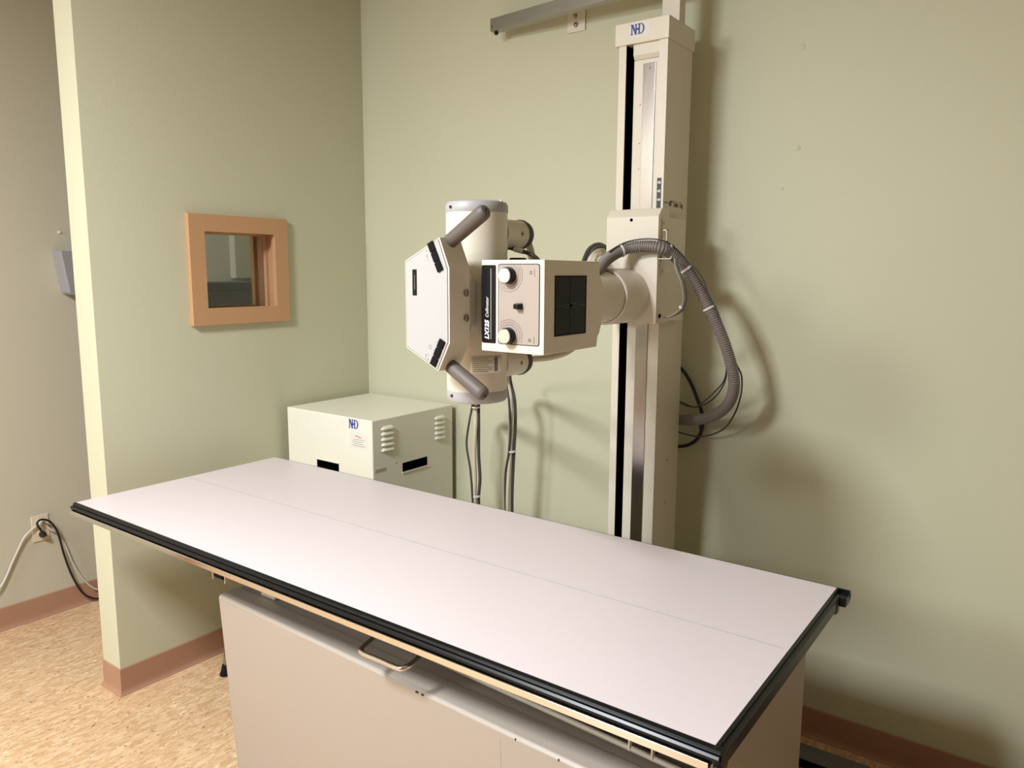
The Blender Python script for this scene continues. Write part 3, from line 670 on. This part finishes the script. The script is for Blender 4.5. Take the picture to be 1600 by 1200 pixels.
# high-tension cables leaving the horns
hx = CX + 0.028
t = thing('high_tension_cable', 'thick beige cable leaving the upper horn and dropping behind the collimator', 'cable', (hx, 1.60, 1.66))
pts = [Vector((hx, 1.556, 1.662)), Vector((hx + .002, 1.575, 1.662)), P(822, 375, y=1.63), P(829, 392, y=1.66), P(832, 415, y=1.70), P(838, 450, y=1.75), P(850, 490, y=1.80)]
MB().tube(spline(pts, 8), 0.010, 14).build('cable', M_CBLB, t, smooth=True)
t = thing('high_tension_cable', 'thick beige cable leaving the lower horn to the right under the collimator', 'cable', (hx, 1.60, 1.345))
pts = [Vector((hx, 1.556, 1.345)), Vector((hx + .002, 1.58, 1.347)), P(835, 561, y=1.64), P(862, 558, y=1.68), P(888, 549, y=1.72), P(905, 532, y=1.78), P(915, 500, y=1.84)]
MB().tube(spline(pts, 8), 0.008, 14).build('cable', M_CBLB, t, smooth=True)
t = thing('lamp_cable', 'dark grey cable with pale sleeve between the tube and the top of the collimator', 'cable', P(800, 393, y=1.56))
pts = [P(772, 393, y=1.515), P(790, 387, y=1.53), P(803, 389, y=1.54), P(818, 393, y=1.545), P(838, 403, y=1.55), P(852, 425, y=1.60)]
MB().tube(spline(pts, 8), 0.0052, 10).build('cable', M_CBLD, t, smooth=True)
pts = [P(803.5, 389.1, y=1.540), P(810, 390.8, y=1.5425), P(818, 393, y=1.545)]
MB().tube(spline(pts, 6), 0.0066, 12).build('cable_sleeve', M_TIE, t, smooth=True)
MB().box(CX + 0.045, CX + 0.078, 1.515, 1.545, 1.590, 1.604).build('plug', M_BLACK, t, bevel=0.003)

# hanging bundles behind the table
def hang(label, cab, ties):
    t = thing('cable_bundle', label, 'cable', (cab[0][2][4].x, cab[0][2][4].y, 0))
    for mm, rr, pts in cab: MB().tube(spline(pts, 8), rr, 12).build('cable', mm, t, smooth=True)
    for c, r_ in ties:
        MB().lathe([(r_ - .003, -.003), (r_, -.003), (r_, .003), (r_ - .003, .003)], c, (0.02, 0, 1), 24).build('cable_tie', M_TIE, t, smooth=True)
def low(p, dx=0): return [Vector((p.x + .005 + dx, p.y + .02, 0.35)), Vector((p.x + .0 + dx, p.y + .03, 0.12)), Vector((p.x - .05, p.y + .04, 0.02)), Vector((p.x - .2, p.y + .04, 0.02))]
def route(ps, yy, r0):
    """from the back of the tube, over the gap, then straight down beside the wall"""
    out = [Vector((CX - 0.01 + r0, 1.53, 1.42)), P(ps[0][0] + 6, ps[0][1] - 60, y=1.75), P(ps[0][0] + 2, ps[0][1] - 28, y=2.08)]
    out += [P(a_, b_, y=yy) for a_, b_ in ps]; return out + low(out[-1])
hang('cable bundle with a bowed dark lead hanging beside the cream cabinet', [
    (M_CBLB, .0085, route([(743, 632), (743, 665), (741, 710), (742, 748), (742, 790)], 2.36, 0)),
    (M_CBLD, .0065, route([(748, 632), (748, 665), (748, 710), (750, 748), (748, 790)], 2.375, .01)),
    (M_CBLD, .0045, route([(738, 634), (733, 660), (729, 695), (735, 735), (739, 790)], 2.35, -.01))],
    [(P(743.5, 636, y=2.365), .017), (P(744, 775, y=2.365), .017)])
hang('cable bundle hanging on the right, with one white tie at its middle', [
    (M_CBLB, .0085, route([(793, 592), (798, 625), (798, 665), (797, 706), (793, 795)], 2.34, .02)),
    (M_CBLD, .0065, route([(797, 592), (804, 625), (805, 665), (803, 706), (800, 795)], 2.355, .03)),
    (M_CBLD, .0045, route([(790, 592), (795, 625), (797, 665), (795, 706), (789, 760)], 2.33, .015))],
    [(P(799, 705, y=2.345), .018)])

# ------------------------------------------------------------------ generator cabinet in the corner
GX0, GX1, GY0, GY1, GZ = -2.700, -2.176, 2.047, 2.530, 0.990
t = thing('generator_cabinet', 'cream metal generator cabinet with louvres in the corner behind the table', 'cabinet', (-2.44, 2.29, 0))
MB().box(GX0, GX1, GY0, GY1, 0.0, GZ).build('body', M_STEEL2, t, bevel=0.005, segs=3)
def louvre(y0, y1, z):
    mb = MB(); n = 8; rings = []
    yc_ = (y0 + y1) / 2
    for k in range(13):
        u = -1 + 2 * k / 12; y = yc_ + u * (y1 - y0) / 2; s_ = max(0.0, 1 - abs(u) ** 5)
        hgt = 0.012 * s_ ** .5
        rings.append([mb.bm.verts.new((GX1 - 0.001, y, z)), mb.bm.verts.new((GX1 + hgt, y, z + 0.001)), mb.bm.verts.new((GX1 + hgt * .8, y, z + 0.006 * s_ + .001)), mb.bm.verts.new((GX1 - 0.001, y, z + 0.0135 * max(s_, .15)))])
    for a_, b_ in zip(rings, rings[1:]):
        for k in range(4): mb.bm.faces.new((a_[k], a_[(k + 1) % 4], b_[(k + 1) % 4], b_[k]))
    mb.bm.faces.new(rings[0]); mb.bm.faces.new(rings[-1])
    return mb
for (y0, y1, zt) in ((2.092, 2.166, 0.946), (2.408, 2.478, 0.940)):
    for k in range(5): louvre(y0, y1, zt - k * 0.0218).build('louvre', M_STEEL2, t, smooth=True)
MB().box(GX1 - 0.002, GX1 + 0.0006, 2.212, 2.361, 0.750, 0.788).build('hand_slot', M_VOID, t)
MB().box(GX1, GX1 + 0.004, 2.209, 2.364, 0.745, 0.750).build('slot_lip', M_STEEL2, t)
MB().box(-2.512, -2.376, GY0 - 0.0006, GY0 + 0.002, 0.750, 0.7885).build('hand_slot', M_VOID, t)
MB().box(-2.515, -2.373, GY0 - 0.004, GY0, 0.7885, 0.792).build('slot_lip', M_STEEL2, t)
monogram(t, (-2.310, GY0 - 0.0003, 0.9475), ZX, ZZ, 0.036)
lb = MB().box(-2.305, -2.205, GY0 - 0.0006, GY0 + 0.001, 0.868, 0.934).build('warning_label', M_LABEL, t)
MB().prism([(-2.272, 0.922), (-2.236, 0.915), (-2.238, 0.911), (-2.274, 0.917)], 'y', GY0 - 0.0009, GY0 - 0.0005).build('label_print', M_RED, lb)
for k in range(4): MB().box(-2.29 + .004 * (k % 2), -2.22 - .005 * (k % 3), GY0 - 0.0009, GY0 - 0.0005, 0.878 + k * 0.0085, 0.8795 + k * 0.0085).build('label_print', M_INKG, lb)
MB().box(GX1, GX1 + 0.0006, 2.06, 2.12, 0.776, 0.790).build('scuff_mark', mat('grey_scuff', srgb(175, 166, 142), 0.6, vary=0.2, vscale=60), t)
MB().cyl((GX1, 2.176, 0.796), (GX1 + 0.002, 2.176, 0.796), 0.003, 10).build('screw', M_SATIN, t)

# ------------------------------------------------------------------ examination table
TX0, TX1, TY0, TY1, TZ = -2.568, -0.402, 1.108, 1.880, 0.820
SEAM = 1.497
t = thing('x_ray_table', 'long white x-ray table with black and chrome edge on a cream base', 'table', (-1.15, 1.49, 0))
MB().box(TX0, TX1, TY0, SEAM - 0.0009, TZ - 0.016, TZ).build('tabletop_panel', M_LAM, t)
MB().box(TX0, TX1, SEAM + 0.0009, TY1, TZ - 0.016, TZ).build('tabletop_panel', M_LAM, t)
MB().box(TX0 + 0.01, TX1 - 0.01, SEAM - 0.0009, SEAM + 0.0009, TZ - 0.016, TZ - 0.0004).build('seam_gap', M_CBLD, t)
MB().box(TX0 + 0.012, TX1 - 0.012, TY0 + 0.012, TY1 - 0.012, TZ - 0.034, TZ - 0.0165).build('core_board', M_CBLD, t)
# front black extrusion with two rounded ribs, then the chrome channel under it
fr = [(TY0, TZ - 0.001), (TY0 - 0.004, TZ - 0.0005), (TY0 - 0.009, TZ - 0.003), (TY0 - 0.0105, TZ - 0.006), (TY0 - 0.0085, TZ - 0.0075), (TY0 - 0.0095, TZ - 0.009),
      (TY0 - 0.015, TZ - 0.0095), (TY0 - 0.0185, TZ - 0.013), (TY0 - 0.019, TZ - 0.017), (TY0 - 0.0165, TZ - 0.0205), (TY0 - 0.012, TZ - 0.0225), (TY0, TZ - 0.0225)]
MB().prism(fr, 'x', TX0 - 0.006, TX1 + 0.012).build('front_bumper', M_BLACK, t, smooth=True)
ch = [(TY0, TZ - 0.0228), (TY0 - 0.020, TZ - 0.0228), (TY0 - 0.0215, TZ - 0.024), (TY0 - 0.0215, TZ - 0.0370), (TY0 - 0.0205, TZ - 0.0378), (TY0 - 0.008, TZ - 0.0378), (TY0 - 0.008, TZ - 0.034), (TY0, TZ - 0.034)]
MB().prism(ch, 'x', TX0 - 0.004, TX1 - 0.003).build('chrome_rail', M_CHROME, t, bevel=0.0006)
rr = [(2 * SEAM - 0.0 - y + (TY1 - (2 * SEAM - TY0)), z) for y, z in fr]
MB().prism(rr, 'x', TX0 - 0.006, TX1 + 0.030).build('rear_bumper', M_BLACK, t, smooth=True)
MB().box(TX1 - 0.004, TX1 + 0.030, TY1 - 0.03, TY1 + 0.018, TZ - 0.034, TZ - 0.010).build('rail_end_block', M_BLACK, t, bevel=0.004)
MB().box(TX1 - 0.01, TX1 + 0.016, TY1 - 0.055, TY1 - 0.028, TZ - 0.046, TZ - 0.012).build('rail_end_block', M_BLACK, t, bevel=0.004)
sd = [(TX1, TZ - 0.0005), (TX1 + 0.004, TZ - 0.001), (TX1 + 0.0055, TZ - 0.004), (TX1 + 0.0055, TZ - 0.009), (TX1 + 0.013, TZ - 0.0105), (TX1 + 0.014, TZ - 0.013), (TX1 + 0.014, TZ - 0.036), (TX1 + 0.012, TZ - 0.038), (TX1, TZ - 0.038)]
MB().prism(sd, 'y', TY0 - 0.008, TY1 + 0.006).build('end_bumper', M_BLACK, t)
MB().prism([(2 * 0 + TX0 - (x - TX1), z) if False else (TX0 - (x - TX1) * 0.45, z) for x, z in sd], 'y', TY0 - 0.004, TY1 + 0.004).build('end_bumper', M_BLACK, t)
MB().prism([(1.085, 0.787), (1.14, 0.787), (1.128, 0.758), (1.12, 0.753), (1.095, 0.760)], 'x', TX1 + 0.002, TX1 + 0.012).build('corner_bracket', M_CBLD, t, bevel=0.001)
# sub-frame, rails and brackets under the top
sf = MB(); sf.box(-2.35, -0.55, 1.25, 1.27, 0.735, 0.786); sf.box(-2.35, -0.55, 1.72, 1.74, 0.735, 0.786); sf.box(-2.35, -2.33, 1.27, 1.72, 0.735, 0.786); sf.box(-0.57, -0.55, 1.27, 1.72, 0.735, 0.786)
sf.build('carriage_frame', M_CBLD, t, bevel=0.001)
MB().cyl((-1.76, 1.300, 0.658), (-0.50, 1.232, 0.658), 0.006, 16).build('slide_rod', M_STEEL, t, smooth=True)
MB().box(-1.815, -1.752, 1.262, 1.33, 0.646, 0.688).build('bearing_block', M_STEEL, t, bevel=0.002)
for xx in (-1.950, -1.890, -0.600, -0.553):
    MB().prism([(1.196, 0.682), (1.199, 0.682), (1.24, 0.735), (1.262, 0.735), (1.262, 0.786), (1.196, 0.786)], 'x', xx - 0.0016, xx + 0.0016).build('bracket', M_STEEL, t)
MB().cyl((-1.940, 1.204, 0.697), (-1.90, 1.204, 0.697), 0.009, 14).build('lock_bolt', M_MATTE, t, smooth=True)
MB().cyl((-0.58, 1.222, 0.690), (-0.553, 1.222, 0.690), 0.008, 14).build('lock_bolt', M_MATTE, t, smooth=True)
# release handle
hz = 0.728
hpts = [Vector((-1.236, 1.22, 0.768)), Vector((-1.236, 1.19, 0.760)), Vector((-1.236, 1.165, 0.738)), Vector((-1.236, 1.135, hz)), Vector((-1.232, 1.112, hz - .004)), Vector((-1.219, 1.103, hz - .006)), Vector((-1.164, 1.103, hz - .006)), Vector((-1.109, 1.103, hz - .006)), Vector((-1.096, 1.112, hz - .004)), Vector((-1.092, 1.135, hz)), Vector((-1.092, 1.165, 0.738)), Vector((-1.092, 1.19, 0.760)), Vector((-1.092, 1.22, 0.768))]
MB().tube(spline(hpts, 6), 0.006, 14).build('release_handle', M_CHROME, t, smooth=True)
# base: cream sheet-metal cover standing very slightly askew under the top; the front leans in a little towards the floor
BX0, BX1, BYF, BYB, BZ = -1.920, -0.443, 1.166, 1.800, 0.640
def front(z): return BYF + (BZ - z) * 0.062
def askew(mb, k=-0.036):
    for v in mb.bm.verts:
        f = max(0.0, min(1.0, (BYB - v.co.y) / (BYB - BYF)))
        v.co.y += k * (v.co.x + 1.18) * f
    return mb
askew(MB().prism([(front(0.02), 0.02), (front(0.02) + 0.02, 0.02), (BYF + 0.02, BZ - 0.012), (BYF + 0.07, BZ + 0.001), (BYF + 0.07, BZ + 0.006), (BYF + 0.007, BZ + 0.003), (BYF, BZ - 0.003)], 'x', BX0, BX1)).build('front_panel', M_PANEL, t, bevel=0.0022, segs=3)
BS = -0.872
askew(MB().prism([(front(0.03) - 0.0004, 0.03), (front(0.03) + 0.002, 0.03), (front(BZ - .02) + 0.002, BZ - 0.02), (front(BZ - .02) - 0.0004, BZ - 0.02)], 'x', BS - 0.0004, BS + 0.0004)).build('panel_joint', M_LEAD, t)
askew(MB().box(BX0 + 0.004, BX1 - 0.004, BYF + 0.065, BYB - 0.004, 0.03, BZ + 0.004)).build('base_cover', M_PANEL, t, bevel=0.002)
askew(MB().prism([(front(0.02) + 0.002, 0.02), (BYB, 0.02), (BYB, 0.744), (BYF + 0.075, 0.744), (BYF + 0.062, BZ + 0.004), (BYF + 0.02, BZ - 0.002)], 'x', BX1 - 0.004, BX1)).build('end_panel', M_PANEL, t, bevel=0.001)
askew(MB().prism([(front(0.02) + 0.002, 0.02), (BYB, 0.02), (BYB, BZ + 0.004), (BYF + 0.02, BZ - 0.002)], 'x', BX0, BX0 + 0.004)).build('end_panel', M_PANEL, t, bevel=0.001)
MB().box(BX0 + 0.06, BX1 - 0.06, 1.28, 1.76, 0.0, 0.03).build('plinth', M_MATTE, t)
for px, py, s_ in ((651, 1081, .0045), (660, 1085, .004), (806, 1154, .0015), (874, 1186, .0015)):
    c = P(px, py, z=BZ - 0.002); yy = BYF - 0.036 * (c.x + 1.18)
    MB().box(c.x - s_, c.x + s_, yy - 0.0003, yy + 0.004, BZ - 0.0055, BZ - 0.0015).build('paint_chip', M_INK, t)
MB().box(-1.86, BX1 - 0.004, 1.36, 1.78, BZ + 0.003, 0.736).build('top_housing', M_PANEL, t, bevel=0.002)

# ------------------------------------------------------------------ step stool behind the base
t = thing('step_stool', 'chrome-legged step stool with black rubber foot behind the table base', 'stool', (-2.38, 1.75, 0))
for sx, sy in ((-1, -1), (1, -1), (-1, 1), (1, 1)):
    f = Vector((-2.385 + sx * 0.175, 1.745 + sy * 0.145, 0)); u = Vector((-2.385 + sx * 0.155, 1.745 + sy * 0.125, 0.215))
    leg = MB().tube([f + (u - f) * .12, u], 0.0105, 16).build('leg', M_SATIN, t, smooth=True)
    d_ = (u - f).normalized()
    MB().lathe([(0.0195, 0), (0.020, .004), (0.0165, .018), (0.0145, .040), (0.0125, .045)], f, d_, 20).build('rubber_foot', M_RUB, leg, smooth=True)
MB().box(-2.56, -2.21, 1.60, 1.89, 0.215, 0.228).build('tread', M_RUB, t, bevel=0.003)
MB().tube([Vector((-2.552, 1.604, .205)), Vector((-2.218, 1.604, .205)), Vector((-2.218, 1.886, .205)), Vector((-2.552, 1.886, .205)), Vector((-2.552, 1.604, .205))], 0.009, 10).build('tread_rim', M_SATIN, t, smooth=True)

# paint bumps on the back wall
for px, py, r_ in ((1253, 74, .012), (1246, 231, .010), (1222, 294, .006), (1080, 70, .003)):
    c = P(px, py, y=WB)
    if px == 1080: continue
    struct(MB().lathe([(r_, 0), (r_ * .8, .0012), (r_ * .4, .002), (0, .0022)], (c.x, WB, c.z), (0, -1, 0), 16), 'trim_%d' % (2 + (1253, 1246, 1222).index(px)), M_WALL, smooth=True)
